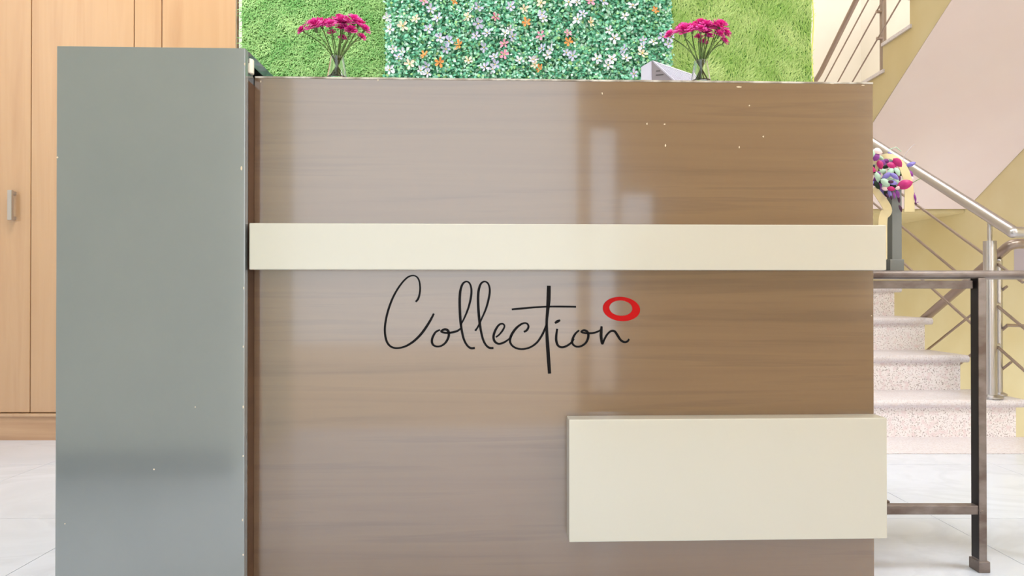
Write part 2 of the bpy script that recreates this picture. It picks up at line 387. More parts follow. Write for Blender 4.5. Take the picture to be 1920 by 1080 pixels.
ur = thing('upper_railing', 'slim steel railing with diagonal rods on the overhead stair flight', 'railing')
u0, u1 = at_x(1535.5, 142, UX), at_x(1605.5, 0, UX)
MB().tube(bent([top1 + Vector((.06, .06, .03)), u0, u0 + (u1 - u0) * 3.2], .05), .018, 12).build('handrail', M['steel_d'], ur, True)
for a, b in (((1549, 148), (1628, 0)), ((1574, 148), (1655.5, 0)), ((1601, 149), (1688, 0))):
    A, B = at_x(*a, UX - .02), at_x(*b, UX - .02)
    MB().tube([A - (B - A) * .08, A + (B - A) * 2.6], .005, 8).build('rod', M['steel_d'], ur, True)
yp = 4.19
for yy, zz in ((yp, 2.03), (yp - .283 * 3, 2.03 + .165 * 3)):
    MB().tube([(UX + .018, yy, zz), (UX + .018, yy, line_to_y(u0, u1, yy).z - .01)], .019, 12).build('post', M['steel_d'], ur, True)
for a in ((1645, 22), (1646, 72)):
    A = at_x(*a, UX - .02); MB().tube([A + Vector((-.008, 0, 0)), A + Vector((.03, 0, 0))], .010, 8).build('clamp', M['steel_d'], ur, True)

wb = MB(); w0 = at_x(1909, 509, XR - .03); w1 = at_x(1909, 462, XR - .03)
wb.box(XR - .06, XR - .001, 4.05, w0.y, w0.z, w1.z, .006)
o = wb.build('wall_box', M['box']); o['label'] = 'pale lilac-grey box on the yellow wall beyond the steel post'; o['category'] = 'box'

# ------------------------------------------------------------------ built-in wardrobe
yw = 2.975
X_ = lambda px, Y=yw: (px - 960) / FPX * Y
wd = thing('wardrobe', 'orange-brown wood veneer wardrobe left of the green wall', 'wardrobe', (-1.9, yw, 0))
def w_(o): o.location = -wd.location; return o
w_(MB().box(XL + .005, -1.226, yw + .02, yw + .55, 0.1, 3.04).build('carcass', M['wood_b'], wd))
seams = [XL + .008, X_(57), X_(250), X_(302), -1.224]
for i in range(4):
    nm = 'filler_panel' if i == 2 else 'door'
    d = w_(MB().box(seams[i] + .002, seams[i + 1] - .002, yw, yw + .02, .122, 3.0, .0025).build(nm, M['wood'], wd))
    if i == 0:
        hxp = X_(28); zc0, zc1 = at(28, 414, yw).z, at(28, 358, yw).z
        h = MB().box(hxp - .013, hxp + .007, yw - .032, yw - .018, zc0, zc1, .003)
        h.box(hxp - .010, hxp + .004, yw - .019, yw + .001, zc0 + .004, zc0 + .018); h.box(hxp - .010, hxp + .004, yw - .019, yw + .001, zc1 - .018, zc1 - .004)
        h.build('handle', M['steel'], d)
w_(MB().box(XL + .005, -1.224, yw - .004, yw + .5, 0.0, .104).build('plinth', M['wood_b'], wd))
w_(MB().box(XL + .005, -1.224, yw - .012, yw + .02, .105, .119, .002).build('ledge', M['wood'], wd))

# ------------------------------------------------------------------ green wall
def np_mesh(name, verts, faces, cols, m):
    me = bpy.data.meshes.new(name); nv, nf, k = len(verts), len(faces), faces.shape[1]
    me.vertices.add(nv); me.vertices.foreach_set('co', verts.astype(np.float32).ravel())
    me.loops.add(nf * k); me.loops.foreach_set('vertex_index', faces.astype(np.int32).ravel())
    me.polygons.add(nf); me.polygons.foreach_set('loop_start', np.arange(0, nf * k, k, dtype=np.int32))
    me.update(calc_edges=True)
    ca = me.color_attributes.new('own_colour', 'FLOAT_COLOR', 'POINT')
    ca.data.foreach_set('color', np.concatenate([cols, np.ones((nv, 1))], 1).astype(np.float32).ravel())
    me.materials.append(m); return me
def blotch(x, z, seed, f):
    r = np.random.default_rng(seed); s = np.zeros_like(x)
    for _ in range(9):
        a = r.uniform(0, 2 * PI); k = f * r.uniform(.5, 2.2); s += np.sin((x * math.cos(a) + z * math.sin(a)) * k + r.uniform(0, 6.3))
    return s / 3.0
GY = 2.972
Z0, Z1 = 1.15, 2.5
def grass_panel(x0, x1, n, c0, c1, upright, label, seed):
    root = thing('grass_panel', label, 'grass panel', ((x0 + x1) / 2, GY, Z0))
    r = np.random.default_rng(seed)
    o = MB().box(x0, x1, GY, YB - .001, Z0, Z1).build('backing', M['turf'], root); o.location = -root.location
    x = r.uniform(x0, x1, n); z = r.uniform(Z0, Z1, n); L = r.uniform(.014, .03, n)
    ang = r.normal(-PI / 2 if not upright else PI / 2, .95 if not upright else .55, n) + blotch(x, z, seed, 22) * .5
    out = r.uniform(.35, .9, n)
    d = np.stack([np.cos(ang), -out, np.sin(ang)], 1); d /= np.linalg.norm(d, axis=1)[:, None]
    w = np.stack([-np.sin(ang), np.zeros(n), np.cos(ang)], 1) * r.uniform(.0009, .0017, n)[:, None]
    b = np.stack([x, np.full(n, GY - .001), z], 1); t = b + d * L[:, None]; mid = b + d * L[:, None] * .55 + np.stack([np.zeros(n), -.003 * np.ones(n), np.zeros(n)], 1)
    V = np.stack([b - w, b + w, mid + w * .9, mid - w * .9, t + w * .25, t - w * .25], 1).reshape(-1, 3)
    i6 = np.arange(n)[:, None] * 6
    F = np.concatenate([i6 + [0, 1, 2, 3], i6 + [3, 2, 4, 5]])
    f = np.clip(.5 + .28 * blotch(x, z, seed + 1, 30) + r.normal(0, .22, n), 0, 1)[:, None]
    col = np.array(c0[:3]) * (1 - f) + np.array(c1[:3]) * f
    me = np_mesh('grass_blades', V, F, np.repeat(col, 6, 0), M['grass'])
    o = put('grass_blades', me, root); o['kind'] = 'stuff'; o.location = -root.location
    return root
XF0, XF1 = (721 - 960) / FPX * 2.95, (1262 - 960) / FPX * 2.95
grass_panel(-1.196, XF0, 42000, lin(108, 172, 90), lin(180, 218, 144), False, 'bright green artificial grass panel beside the wood wardrobe', 21)
gr = grass_panel(XF1, 1.325, 42000, lin(156, 200, 100), lin(212, 234, 158), True, 'yellowish green artificial grass panel beside the stair wall', 22)
pts = [(1.328 + .004 * math.sin(i * .9), GY - .01, Z0 + (Z1 - Z0) * i / 30) for i in range(31)]
o = MB().tube(pts, .0025, 6).build('edge_cord', M['cord'], gr, True); o.location = -gr.location

fp = thing('flower_panel', 'leafy teal-green artificial flower panel between the two grass panels', 'flower panel', (0.07, GY, Z0))
def f_(o): o.location = -fp.location; return o
f_(MB().box(XF0, XF1, GY, YB - .001, Z0, Z1).build('backing', M['leafback'], fp))
n = 52000
x = rng.uniform(XF0 + .008, XF1 - .008, n); z = rng.uniform(Z0, Z1, n); y = GY - rng.uniform(.002, .05, n) - .006 * blotch(x, z, 5, 40)
nrm = np.stack([rng.normal(0, .55, n), -np.ones(n), rng.normal(.25, .55, n)], 1); nrm /= np.linalg.norm(nrm, axis=1)[:, None]
ax = rng.normal(0, 1, (n, 3)); ax -= nrm * (ax * nrm).sum(1)[:, None]; ax /= np.linalg.norm(ax, axis=1)[:, None]
sd = np.cross(nrm, ax); L = rng.uniform(.012, .021, n)[:, None]; Wd = L * rng.uniform(.28, .42, n)[:, None]
b = np.stack([x, y, z], 1)
V = np.stack([b, b + ax * L * .5 + sd * Wd + nrm * L * .1, b + ax * L, b + ax * L * .5 - sd * Wd + nrm * L * .1], 1).reshape(-1, 3)
F = np.arange(n)[:, None] * 4 + np.array([0, 1, 2, 3])
pal = np.array([lin(100, 180, 146), lin(134, 208, 176), lin(184, 234, 212), lin(150, 214, 160), lin(78, 158, 126), lin(216, 244, 232), lin(176, 222, 148)])[:, :3]
ci = rng.choice(7, n, p=[.2, .25, .2, .12, .1, .08, .05])
cl = pal[ci] * rng.uniform(.85, 1.12, n)[:, None]
# push the deeper leaves darker only through real occlusion: colour stays the leaf's own
o = put('leaves', np_mesh('leaves', V, F, np.repeat(cl, 4, 0), M['leaf']), fp); o['kind'] = 'stuff'; f_(o)

def blossom_mesh(m, seed, npet=5, R=.0215):
    r = random.Random(seed); mb = MB()
    for k in range(npet):
        a = 2 * PI * k / npet + r.uniform(-.15, .15); w = .60 + r.uniform(-.06, .06); L = R * r.uniform(.88, 1.1); up_ = r.uniform(.1, .45)
        def P(rad, da, h): return (rad * math.cos(a + da), -h, rad * math.sin(a + da))
        mb.add([P(.002, 0, 0), P(L * .55, -w * .75, L * up_ * .5), P(L * .95, -w * .42, L * up_), P(L, 0, L * up_ * .8), P(L * .95, w * .42, L * up_), P(L * .55, w * .75, L * up_ * .5), P(L * .55, 0, L * up_ * .3)],
               [(0, 1, 6), (1, 2, 3, 6), (6, 3, 4, 5), (0, 6, 5)])
    me = mb.mesh('flower', m); 
    cmb = MB().lathe([(.0028, 0), (.0026, .003), (.001, .0045)], (0, 0, 0), 6)
    bm = bmesh.new(); bm.from_mesh(me); nfa = len(bm.faces)
    vv = [bm.verts.new((p[0], -p[2] - .002, p[1])) for p in cmb.v]
    for f in cmb.f:
        nf_ = bm.faces.new([vv[i] for i in f]); nf_.material_index = 1
    bm.to_mesh(me); bm.free(); me.materials.append(M['yellow']); return me
kinds = {k: [blossom_mesh(M[k], 100 + 7 * q + len(k)) for q in range(3)] for k in ('lilac', 'white', 'peach', 'rose', 'orange')}
FA = {'lilac': [(600, 120), (690, 235), (570, 375), (1215, 95), (1625, 85), (1210, 305), (1330, 425), (1180, 465), (1290, 610), (1650, 470), (1420, 730), (1430, 830), (1300, 865), (190, 735), (840, 530), (800, 630), (720, 490), (550, 860)],
      'white': [(120, 630), (230, 670), (40, 230), (80, 380), (470, 910), (560, 940), (70, 900), (1400, 890), (1740, 780), (1620, 385), (1560, 430), (1130, 120), (1910, 770)],
      'peach': [(410, 245), (240, 335), (1075, 215), (1800, 115), (330, 825), (1085, 780)],
      'rose': [(1435, 215), (1545, 560), (1545, 700), (515, 15)], 'orange': [(1830, 290), (960, 580), (520, 705), (715, 800), (890, 10)]}
FB = {'white': [(130, 240), (570, 250), (1180, 210), (975, 390), (1280, 75), (1040, 490), (220, 640), (185, 710), (820, 755), (1190, 750), (1010, 760), (960, 840), (1400, 600), (1545, 540), (10, 760), (560, 30), (455, 30)],
      'lilac': [(110, 190), (640, 180), (115, 625), (425, 680), (510, 715), (1165, 640), (1415, 520), (1665, 470), (1750, 480), (1735, 570), (1290, 950), (900, 15)],
      'peach': [(100, 40), (735, 290), (1400, 690), (20, 830)], 'rose': [(95, 455), (445, 430), (740, 10)], 'orange': [(450, 535), (1565, 135), (85, 880)]}
spots = []
for D, ox in ((FA, 720), (FB, 1000)):
    for k, l in D.items():
        for (u, v) in l: spots.append((k, at(u / 6.857 + ox, v / 6.857, GY - .055)))
for k in range(34):                    # the panel goes on above the picture and below the desk top
    zz = random.choice([random.uniform(1.2, 1.52), random.uniform(1.96, 2.44)])
    spots.append((random.choice(['lilac', 'white', 'white', 'peach', 'orange']), Vector((random.uniform(XF0 + .03, XF1 - .03), GY - .055, zz))))
for i, (k, p) in enumerate(spots):
    o = put('flower', kinds[k][i % 3], fp); o.location = Vector((p.x, p.y, p.z)) - fp.location
    o.rotation_euler = (random.uniform(-.5, .5), random.uniform(0, 6.28), random.uniform(-.5, .5)); o.scale = (random.uniform(.85, 1.15),) * 3

# ------------------------------------------------------------------ reception desk (its own slightly turned frame)
TH = math.radians(1.8)
O0 = Vector((0, 1.4, 0))
ca, sa = math.cos(TH), math.sin(TH)
def desk_xz(px, py, ly):               # desk coordinates x, z of a sight line on the desk plane y = ly
    d = ray(px, py); nrm_ = Vector((-sa, ca, 0)); p0 = O0 + nrm_ * ly
    t = (p0 - Vector((0, 0, CAM_Z))).dot(nrm_) / d.dot(nrm_); w = Vector((0, 0, CAM_Z)) + d * t - O0
    return w.x * ca + w.y * sa, w.z
D_COL, D_STRIP = -.052, -.046
px0 = desk_xz(459, 500, D_COL)[0]; px1 = desk_xz(1637.5, 500, 0)[0]
ztop = (desk_xz(600, 146, 0)[1] + desk_xz(1500, 151, 0)[1]) / 2
desk = thing('reception_desk', 'brown wood-grain laminate reception desk front with cream bands and black script lettering', 'reception desk', O0, TH)
MB().box(px0 + .0002, px1, 0, .02, 0, ztop - .004, .0005).build('front_panel', M['panel'], desk)
MB().box(px0 + .001, px1 + .0005, -.0008, .34, ztop - .004, ztop, .0008).build('countertop', M['edge'], desk)
MB().box(px1 - .02, px1, .0205, .34, 0, ztop - .0045).build('side_panel', M['panel'], desk)
MB().box(px0 + .001, px1 - .021, .32, .34, .72, ztop - .0045).build('inner_panel', M['panel'], desk)
MB().box(px0 + .001, px1 - .021, .341, .80, .70, .725).build('worktop', M['panel'], desk)
MB().box(px1 - .02, px1, .341, .80, 0, .699).build('side_panel', M['panel'], desk)
sx0, sz1 = desk_xz(467, 418, D_STRIP); _, sz0 = desk_xz(467, 505.5, D_STRIP)
MB().box(sx0, px1 + .001, D_STRIP, -.0005, sz0, sz1, .0022).build('cream_band', M['cream'], desk)
bx0, bz1 = desk_xz(1067, 787, D_STRIP); _, bz0 = desk_xz(1067, 1017, D_STRIP)
MB().box(bx0, px1 + .001, D_STRIP, -.0005, bz0, bz1, .0022).build('cream_block', M['cream'], desk)

# the word in script, each letter a flat appliqué of its own
def cr(pts, n=7):
    P = [pts[0]] + pts + [pts[-1]]; out = []
    for i in range(1, len(P) - 2):
        p0, p1, p2, p3 = map(np.array, P[i - 1:i + 3])
        for k in range(n):
            t = k / n; out.append(.5 * ((2 * p1) + (-p0 + p2) * t + (2 * p0 - 5 * p1 + 4 * p2 - p3) * t * t + (-p0 + 3 * p1 - 3 * p2 + p3) * t ** 3))
    out.append(np.array(P[-1])); return out
SC = 520 / 1920
def stroke(pts):                        # (u, v, width) in the enlarged detail's own units
    pts = [p if len(p) == 3 else (p[0], p[1], 13) for p in pts]
    d = cr([tuple(map(float, p)) for p in pts])
    xz = [desk_xz(700 + p[0] * SC, 500 + p[1] * SC, 0) for p in d]
    return xz, [max(.0008, p[2] * SC / 900 / 2) for p in d]
LET = [
 [[(293, 243, 12), (308, 226, 14), (319, 195, 13), (324, 150, 12), (318, 100, 11), (300, 70, 10), (270, 62, 10), (232, 78, 11), (185, 130, 12), (140, 205, 13), (105, 295, 14), (85, 380, 14), (80, 450, 14), (92, 515, 14), (120, 552, 13), (165, 564, 12), (225, 550, 14), (285, 512, 16), (340, 455, 17), (390, 380, 16), (419, 325, 13)]],
 [[(462, 437, 11), (430, 455, 14), (407, 500, 16), (410, 535, 15), (435, 552, 12), (470, 548, 13), (503, 522, 15), (522, 480, 17), (518, 445, 18), (495, 434, 16), (470, 448, 14), (500, 458, 14), (545, 455, 15), (585, 443, 14), (612, 420, 10)]],
 [[(604, 405, 10), (630, 355, 12), (658, 285, 14), (675, 215, 15), (679, 160, 14), (668, 118, 12), (645, 103, 11), (620, 118, 14), (604, 160, 17), (598, 220, 18), (599, 300, 18), (604, 380, 18), (612, 440, 16), (626, 500, 15), (648, 543, 14), (675, 564, 15), (703, 563, 15)]],
 [[(705, 444, 14), (725, 415, 12), (750, 360, 12), (780, 290, 14), (800, 215, 15), (806, 160, 14), (795, 118, 12), (770, 103, 11), (745, 118, 14), (730, 160, 17), (725, 220, 18), (728, 300, 18), (735, 380, 18), (745, 445, 16), (760, 505, 15), (780, 543, 14), (805, 562, 15), (832, 563, 15)]],
 [[(848, 488, 11), (872, 470, 12), (897, 438, 13), (908, 410, 12), (893, 395, 12), (868, 405, 14), (845, 440, 16), (832, 482, 17), (840, 517, 16), (868, 534, 14), (905, 524, 14), (940, 500, 11), (955, 480, 8)]],
 [[(1042, 452, 13), (1064, 438, 15), (1074, 412, 14), (1060, 392, 12), (1030, 395, 13), (990, 425, 16), (958, 470, 18), (946, 512, 16), (960, 545, 14), (995, 566, 13), (1040, 570, 13), (1090, 556, 13), (1135, 522, 14), (1170, 470, 15), (1192, 420, 14), (1202, 390, 10)]],
 [[(1215, 132, 26), (1214, 180, 28), (1212, 240, 28), (1206, 310, 22), (1200, 380, 18), (1201, 450, 20), (1206, 540, 24), (1212, 630, 24), (1217, 700, 23), (1220, 740, 22)], [(958, 296, 12), (1020, 290, 14), (1100, 283, 13), (1200, 277, 12), (1300, 276, 13), (1403, 278, 12)]],
 [[(1257, 391, 13), (1275, 379, 20), (1294, 371, 12)], [(1273, 430, 14), (1267, 470, 16), (1266, 510, 17), (1278, 545, 16), (1305, 558, 14), (1340, 548, 14), (1372, 524, 13), (1390, 500, 9)]],
 [[(1425, 440, 11), (1398, 465, 14), (1378, 505, 16), (1380, 535, 15), (1405, 553, 13), (1440, 549, 14), (1472, 525, 15), (1488, 485, 17), (1482, 452, 17), (1458, 440, 14), (1440, 452, 13), (1470, 460, 13), (1515, 460, 14), (1552, 450, 13), (1572, 438, 8)]],
 [[(1580, 412, 14), (1577, 450, 20), (1577, 490, 20), (1585, 533, 16), (1598, 505, 14), (1618, 470, 14), (1645, 446, 14), (1670, 448, 16), (1690, 475, 17), (1712, 508, 16), (1738, 522, 15), (1760, 516, 14), (1770, 500, 12)]]]
for strokes in LET:
    mb = MB()
    for s in strokes:
        p, h = stroke(s); mb.ribbon(p, h, -.0012, -.0001)
    mb.build('letter', M['black'], desk)
mb = MB(); NS = 44
def ell(cx, cy, a, b, rot, t):
    u, v = a * math.cos(t), b * math.sin(t); return desk_xz(700 + (cx + u * math.cos(rot) - v * math.sin(rot)) * SC, 500 + (cy + u * math.sin(rot) + v * math.cos(rot)) * SC, 0)
outer = [ell(1717, 293, 129, 84, .09, 2 * PI * k / NS) for k in range(NS)]; inner = [ell(1713, 287, 80, 53, .07, 2 * PI * k / NS) for k in range(NS)]
vs_ = [(p[0], yy, p[1]) for yy in (-.0014, -.0001) for ring in (outer, inner) for p in ring]
fs = []
for k in range(NS):
    j = (k + 1) % NS
    fs += [(k, j, NS + j, NS + k), (2 * NS + k, 3 * NS + k, 3 * NS + j, 2 * NS + j), (k, 2 * NS + k, 2 * NS + j, j), (NS + k, NS + j, 3 * NS + j, 3 * NS + k)]
o = mb.add(vs_, fs).build('ring', M['red'], desk); o['label'] = 'red oval ring above the end of the black script word'

def chips(lst, ly, parent):
    mb = MB()
    for (u, v, w, h) in lst:
        cx, cz = desk_xz(u, v, ly); pts = []
        for k in range(7):
            a = 2 * PI * k / 7; r = random.uniform(.65, 1.1); pts.append((cx + math.cos(a) * w / 2500 * r, cz + math.sin(a) * h / 2500 * r))
        mb.prism(pts, 'y', ly - .0006, ly + .0005)
    o = mb.build('chipped_spots', M['chip'], parent); o['kind'] = 'stuff'; return o
chips([(1385, 163, 16, 4), (1248, 273, 4, 8), (1405, 198, 4, 4), (1431, 256, 4, 5), (1213, 232, 4, 7), (1246, 233, 5, 4), (1129, 175, 3, 7), (709, 150, 4, 8), (489, 153, 3, 7), (1386, 276, 3, 7),
       (1634, 592, 3, 3), (1618, 160, 10, 3), (1560, 157, 14, 3)], 0, desk)

cab = thing('end_cabinet', 'tall matt grey end cabinet at the left end of the brown desk', 'cabinet', O0, TH)
cx0 = desk_xz(105, 500, D_COL)[0]; ct = desk_xz(280, 88, D_COL)[1]
CD = .46
MB().box(cx0, px0, D_COL, D_COL + .018, 0, ct, .0018).build('front_panel', M['grey'], cab)
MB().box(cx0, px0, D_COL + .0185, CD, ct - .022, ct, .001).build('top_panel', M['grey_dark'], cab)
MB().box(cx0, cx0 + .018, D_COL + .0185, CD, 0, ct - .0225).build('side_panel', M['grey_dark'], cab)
MB().box(px0 - .018, px0, D_COL + .0185, CD, 0, ztop - .02).build('side_panel', M['side_reflect'], cab)['label'] = 'dark side panel with brown desk reflection in its colour'
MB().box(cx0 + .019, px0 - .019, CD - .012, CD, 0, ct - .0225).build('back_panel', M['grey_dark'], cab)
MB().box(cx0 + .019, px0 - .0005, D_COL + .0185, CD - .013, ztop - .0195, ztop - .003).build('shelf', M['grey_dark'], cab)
chips([(289, 880, 5, 5), (366, 763, 3, 4), (108, 295, 5, 5), (453, 315, 5, 14), (122, 982, 3, 4), (456, 763, 3, 9), (456, 855, 3, 6), (455, 975, 3, 8), (456, 650, 2, 6), (459, 120, 3, 8), (457, 540, 2, 8), (456, 1040, 3, 6)], D_COL, cab)

def desk_w(x, y, z): return Vector((O0.x + x * ca - y * sa, O0.y + x * sa + y * ca, z))
tx = px0 - .004
tr_ = thing('white_tube', 'small white cylinder inside the open top of the grey end cabinet', 'cylinder', desk_w(tx, D_COL + .032, ztop - .0028), TH)
MB().lathe([(.0085, 0), (.0098, .0015), (.0098, .0285), (.0088, .030)], (0, 0, 0), 20).build('body', M['tube_w'], tr_, True)
MB().lathe([(.004, .030), (.004, .0312)], (0, 0, 0), 14).build('cap', M['tube_w'], tr_, True)

# ------------------------------------------------------------------ louvred device on the desk top
A = at(1222, 115, 1.53); Lp = at(1204, 118, 1.57); R_ = at(1299, 141, 1.53)
R_ = at(1299, 141, (A.z - CAM_Z) / (ray(1299, 141).z / ray(1299, 141).y)); Lp.z = A.z
Dp = at(1264, 153, 1.518); ar = R_ - A; Ep = Dp + ar; Mp = Lp + ar
dv = thing('louvred_device', 'lilac-grey device with a slatted sloping face beside the right vase', 'device', (A.x, A.y, ztop))
zb = ztop + .0003
dr = lambda p: Vector((p.x, p.y, zb))
def d_(o): o.location = -dv.location; return o
d_(MB().hull([A, Lp, R_, Mp, Dp, Ep, dr(A), dr(Lp), dr(Mp), dr(Dp), dr(Ep)]).build('housing', M['device_d'], dv))
ad = Dp - A; nsl = ad.cross(ar).normalized()
if nsl.y > 0: nsl = -nsl
def bar(p, q, wv, nv, t):
    return [p, q, p + wv, q + wv, p + nv * t, q + nv * t, p + wv + nv * t, q + wv + nv * t]
d_(MB().hull(bar(A + ar * .02 + ad * .05, A + ar * .02 + ad * .98, ar * .97, nsl, .0006)).build('grille_back', M['slot'], dv))
for k in range(17):
    p = A + ar * (.03 + k * .057) + ad * .09; qv = p + ad * .88
    d_(MB().hull(bar(p, qv, ar * .033, nsl, .0022)).build('slat', M['device'], dv))
d_(MB().hull(bar(A, A + ar, ad * .08, nsl, .0026)).build('top_rim', M['device'], dv))
d_(MB().hull(bar(A, A + ad, ar * .022, nsl, .003)).build('front_rim', M['device'], dv))
fn = Vector((ad.y, -ad.x, 0)).normalized()
if fn.y > 0: fn = -fn
fh = Vector((ad.x, ad.y, 0)).normalized()
ln = (A - Lp); lnn = Vector((ln.y, -ln.x, 0)).normalized()
if lnn.y > 0: lnn = -lnn
d_(MB().hull([p + o_ for p in (A, Lp, dr(A), dr(Lp)) for o_ in (lnn * .0003, lnn * .0028)]).build('side_plate', M['device'], dv))
for (u, v, wd_) in ((1234, 134, .009), (1237, 141.2, .017)):
    d = ray(u, v); cp = Vector((0, 0, CAM_Z)); t = (A - cp).dot(fn) / d.dot(fn); p = cp + d * t
    d_(MB().hull(bar(p - fh * wd_ / 2, p + fh * wd_ / 2, Vector((0, 0, .0022)), fn, .0006)).build('slot', M['slot'], dv))

# ------------------------------------------------------------------ carnations in small glass vases
def carnation_mesh(seed):
    r = np.random.default_rng(seed); V = []; F = []; Cc = []
    for ring, (npet, rad, h, tilt) in enumerate(((13, 1.0, .05, .15), (12, .86, .2, .4), (10, .66, .33, .75), (8, .44, .45, 1.1), (5, .22, .5, 1.35))):
        for k in range(npet):
            a = 2 * PI * (k + r.uniform(-.25, .25)) / npet + ring * .4; Lr = rad * r.uniform(.85, 1.1); w = .5 * (1.25 if ring < 3 else 1.6)
            dirv = np.array([math.cos(a), math.sin(a), 0]); tan = np.array([-math.sin(a), math.cos(a), 0])
            tl = tilt + r.uniform(-.2, .2); b0 = dirv * .08 + np.array([0, 0, h - .25])
            def P(s, sd, wav): return b0 + (dirv * math.cos(tl) + np.array([0, 0, math.sin(tl)])) * Lr * s + tan * sd * w * Lr * .62 + np.array([0, 0, wav])
            base = len(V); wv = r.uniform(-.1, .1, 6)
            V += [P(0, -.15, 0), P(0, .15, 0), P(.6, -.6, wv[0]), P(.6, 0, .04), P(.6, .6, wv[1]), P(.98, -.75, wv[2]), P(1.05, -.25, wv[3]), P(1.0, .25, wv[4]), P(1.02, .75, wv[5])]
            F += [(base, base + 1, base + 4, base + 2), (base + 2, base + 3, base + 6, base + 5), (base + 3, base + 4, base + 8, base + 7), (base + 3, base + 7, base + 6, base + 3)]
            c = np.array(lin(222, 34, 158)[:3]) * r.uniform(.85, 1.2) + r.uniform(0, .04)
            c2 = np.array(lin(250, 120, 206)[:3])
            Cc += [c * .75] * 2 + [c] * 3 + [c * .6 + c2 * .4] * 4  # paler tips: petal highlights put into the colour
    F = [f if len(set(f)) == 4 else f[:3] for f in F]
    me = bpy.data.meshes.new('bloom'); me.from_pydata([tuple(v) for v in V], [], F)
    at_ = me.color_attributes.new('own_colour', 'FLOAT_COLOR', 'POINT')
    for i, c in enumerate(Cc): at_.data[i].color = (*np.clip(c, 0, 1), 1)
    me.materials.append(M['carn']); return me
CM = [carnation_mesh(s) for s in range(4)]
calyx_me = MB().lathe([(.1, -.95), (.2, -.8), (.26, -.45), (.38, -.1), (.2, -.05)], (0, 0, 0), 8).mesh('calyx', M['calyx'], True)
HEADS = [(130, 340, 55, -1.0), (325, 212, 80, -.5), (305, 312, 100, -.25), (450, 228, 82, -.2), (575, 142, 82, 0), (622, 215, 88, .05), (510, 310, 68, 0),
         (805, 175, 76, .3), (782, 222, 88, .3), (905, 282, 58, .8), (762, 352, 66, .4), (868, 398, 48, .9), (628, 285, 62, .1), (612, 388, 50, .1), (508, 372, 46, -.1), (690, 300, 50, .2)]
PXM = 900.0
CLAB = ['leaning out alone to the left of the %s vase', 'at the upper left back of the bunch in the %s vase', 'with a large bloom low at the front left of the %s vase bunch',
        'just left of the topmost bloom in the %s vase', 'standing topmost in the bunch of the %s vase', 'just under the topmost bloom in the %s vase',
        'at the front centre of the bunch in the %s vase', 'second highest, on the upper right of the %s vase bunch', 'with a large bloom under the upper right one in the %s vase',
        'on the far right edge of the bunch in the %s vase', 'low at the right, inside the lowest right one, in the %s vase', 'with the small lowest bloom on the right of the %s vase',
        'half hidden behind the centre of the bunch in the %s vase', 'hanging lowest among the stems of the %s vase', 'half hidden under the front centre bloom in the %s vase',
        'between the centre and right blooms of the %s vase']
def carnations(vx, vy, which):
    for i, (u, v, r, lean) in enumerate(HEADS):
        dx_ = (u - 555) / 6.75 / PXM; dz = (962 - v) / 6.75 / PXM; R = r / 6.75 / PXM * 1.3
        dy = [(-.010, .012, -.022, .004, .016, -.004, -.026, .02, -.012, .006, -.018, .0, -.002, .012, -.012, .014)[i]][0]
        lab = 'magenta carnation ' + CLAB[i] % which; grp = 'magenta carnations in the %s vase' % which
        t = thing('carnation', lab, 'flower', desk_w(vx, vy, ztop), TH, grp)
        hp = Vector((dx_, dy, dz))
        foot = Vector((-dx_ * .22 + random.uniform(-.004, .004), random.uniform(-.012, .012), .006))
        fv = Vector((foot.x, foot.y, 0))
        if fv.length > .0155: fv *= .0155 / fv.length; foot = Vector((fv.x, fv.y, .006))
        neck = Vector((dx_ * .2, dy * .3, .049)) + Vector((random.uniform(-.002, .002), random.uniform(-.002, .002), 0))
        nk = Vector((neck.x, neck.y, 0))
        if nk.length > .0095: nk *= .0095 / nk.length; neck = Vector((nk.x, nk.y, .049))
        aim = Vector((lean * .9, (-.55 if dy < .01 else -.2), 1)).normalized()
        b = bpy.data.objects.new('bloom', CM[i % 4]); C.objects.link(b); b.parent = t; b.location = hp; b.scale = (R, R, R)
        b.rotation_euler = aim.to_track_quat('Z', 'Y').to_euler()
        c = put('calyx', calyx_me, t); c.location = hp - aim * R * .12; c.scale = (R * .62,) * 3; c.rotation_euler = b.rotation_euler
        end = hp - aim * R * .8
        P = []
        for k in range(9):
            s = k / 8
            if s < .4: P.append(foot.lerp(neck, s / .4))
            else:
                s2 = (s - .4) / .6; ctrl = neck + (neck - foot) * .7
                P.append(neck * (1 - s2) ** 2 + ctrl * 2 * s2 * (1 - s2) + end * s2 * s2)
        MB().tube(P, .0012, 6).build('stem', M['stem'], t, True)
def vase(vx, vy, lab):
    v = thing('glass_vase', lab, 'vase', desk_w(vx, vy, ztop), TH, 'small glass vases on the desk top')
    prof = [(.002, .0003), (.0195, .0003), (.0213, .002), (.0208, .006), (.0140, .046), (.0141, .0485), (.0128, .0487), (.0126, .046), (.0192, .007), (.017, .005), (.002, .005)]
    MB().lathe(prof, (0, 0, 0), 28).build('body', M['glass'], v, True)
    MB().tube([(.0136 * math.cos(a), .0136 * math.sin(a), .0488) for a in [2 * PI * k / 28 for k in range(29)]], .0006, 6, False).build('rim', M['glass'], v, True)
    return v
for u, which in ((632, 'left'), (1314, 'right')):
    vx = desk_xz(u, 140, .024)[0]
    vase(vx, .024, 'small flared clear glass vase of magenta carnations, %s one on the desk top' % which)
    carnations(vx, .024, which)

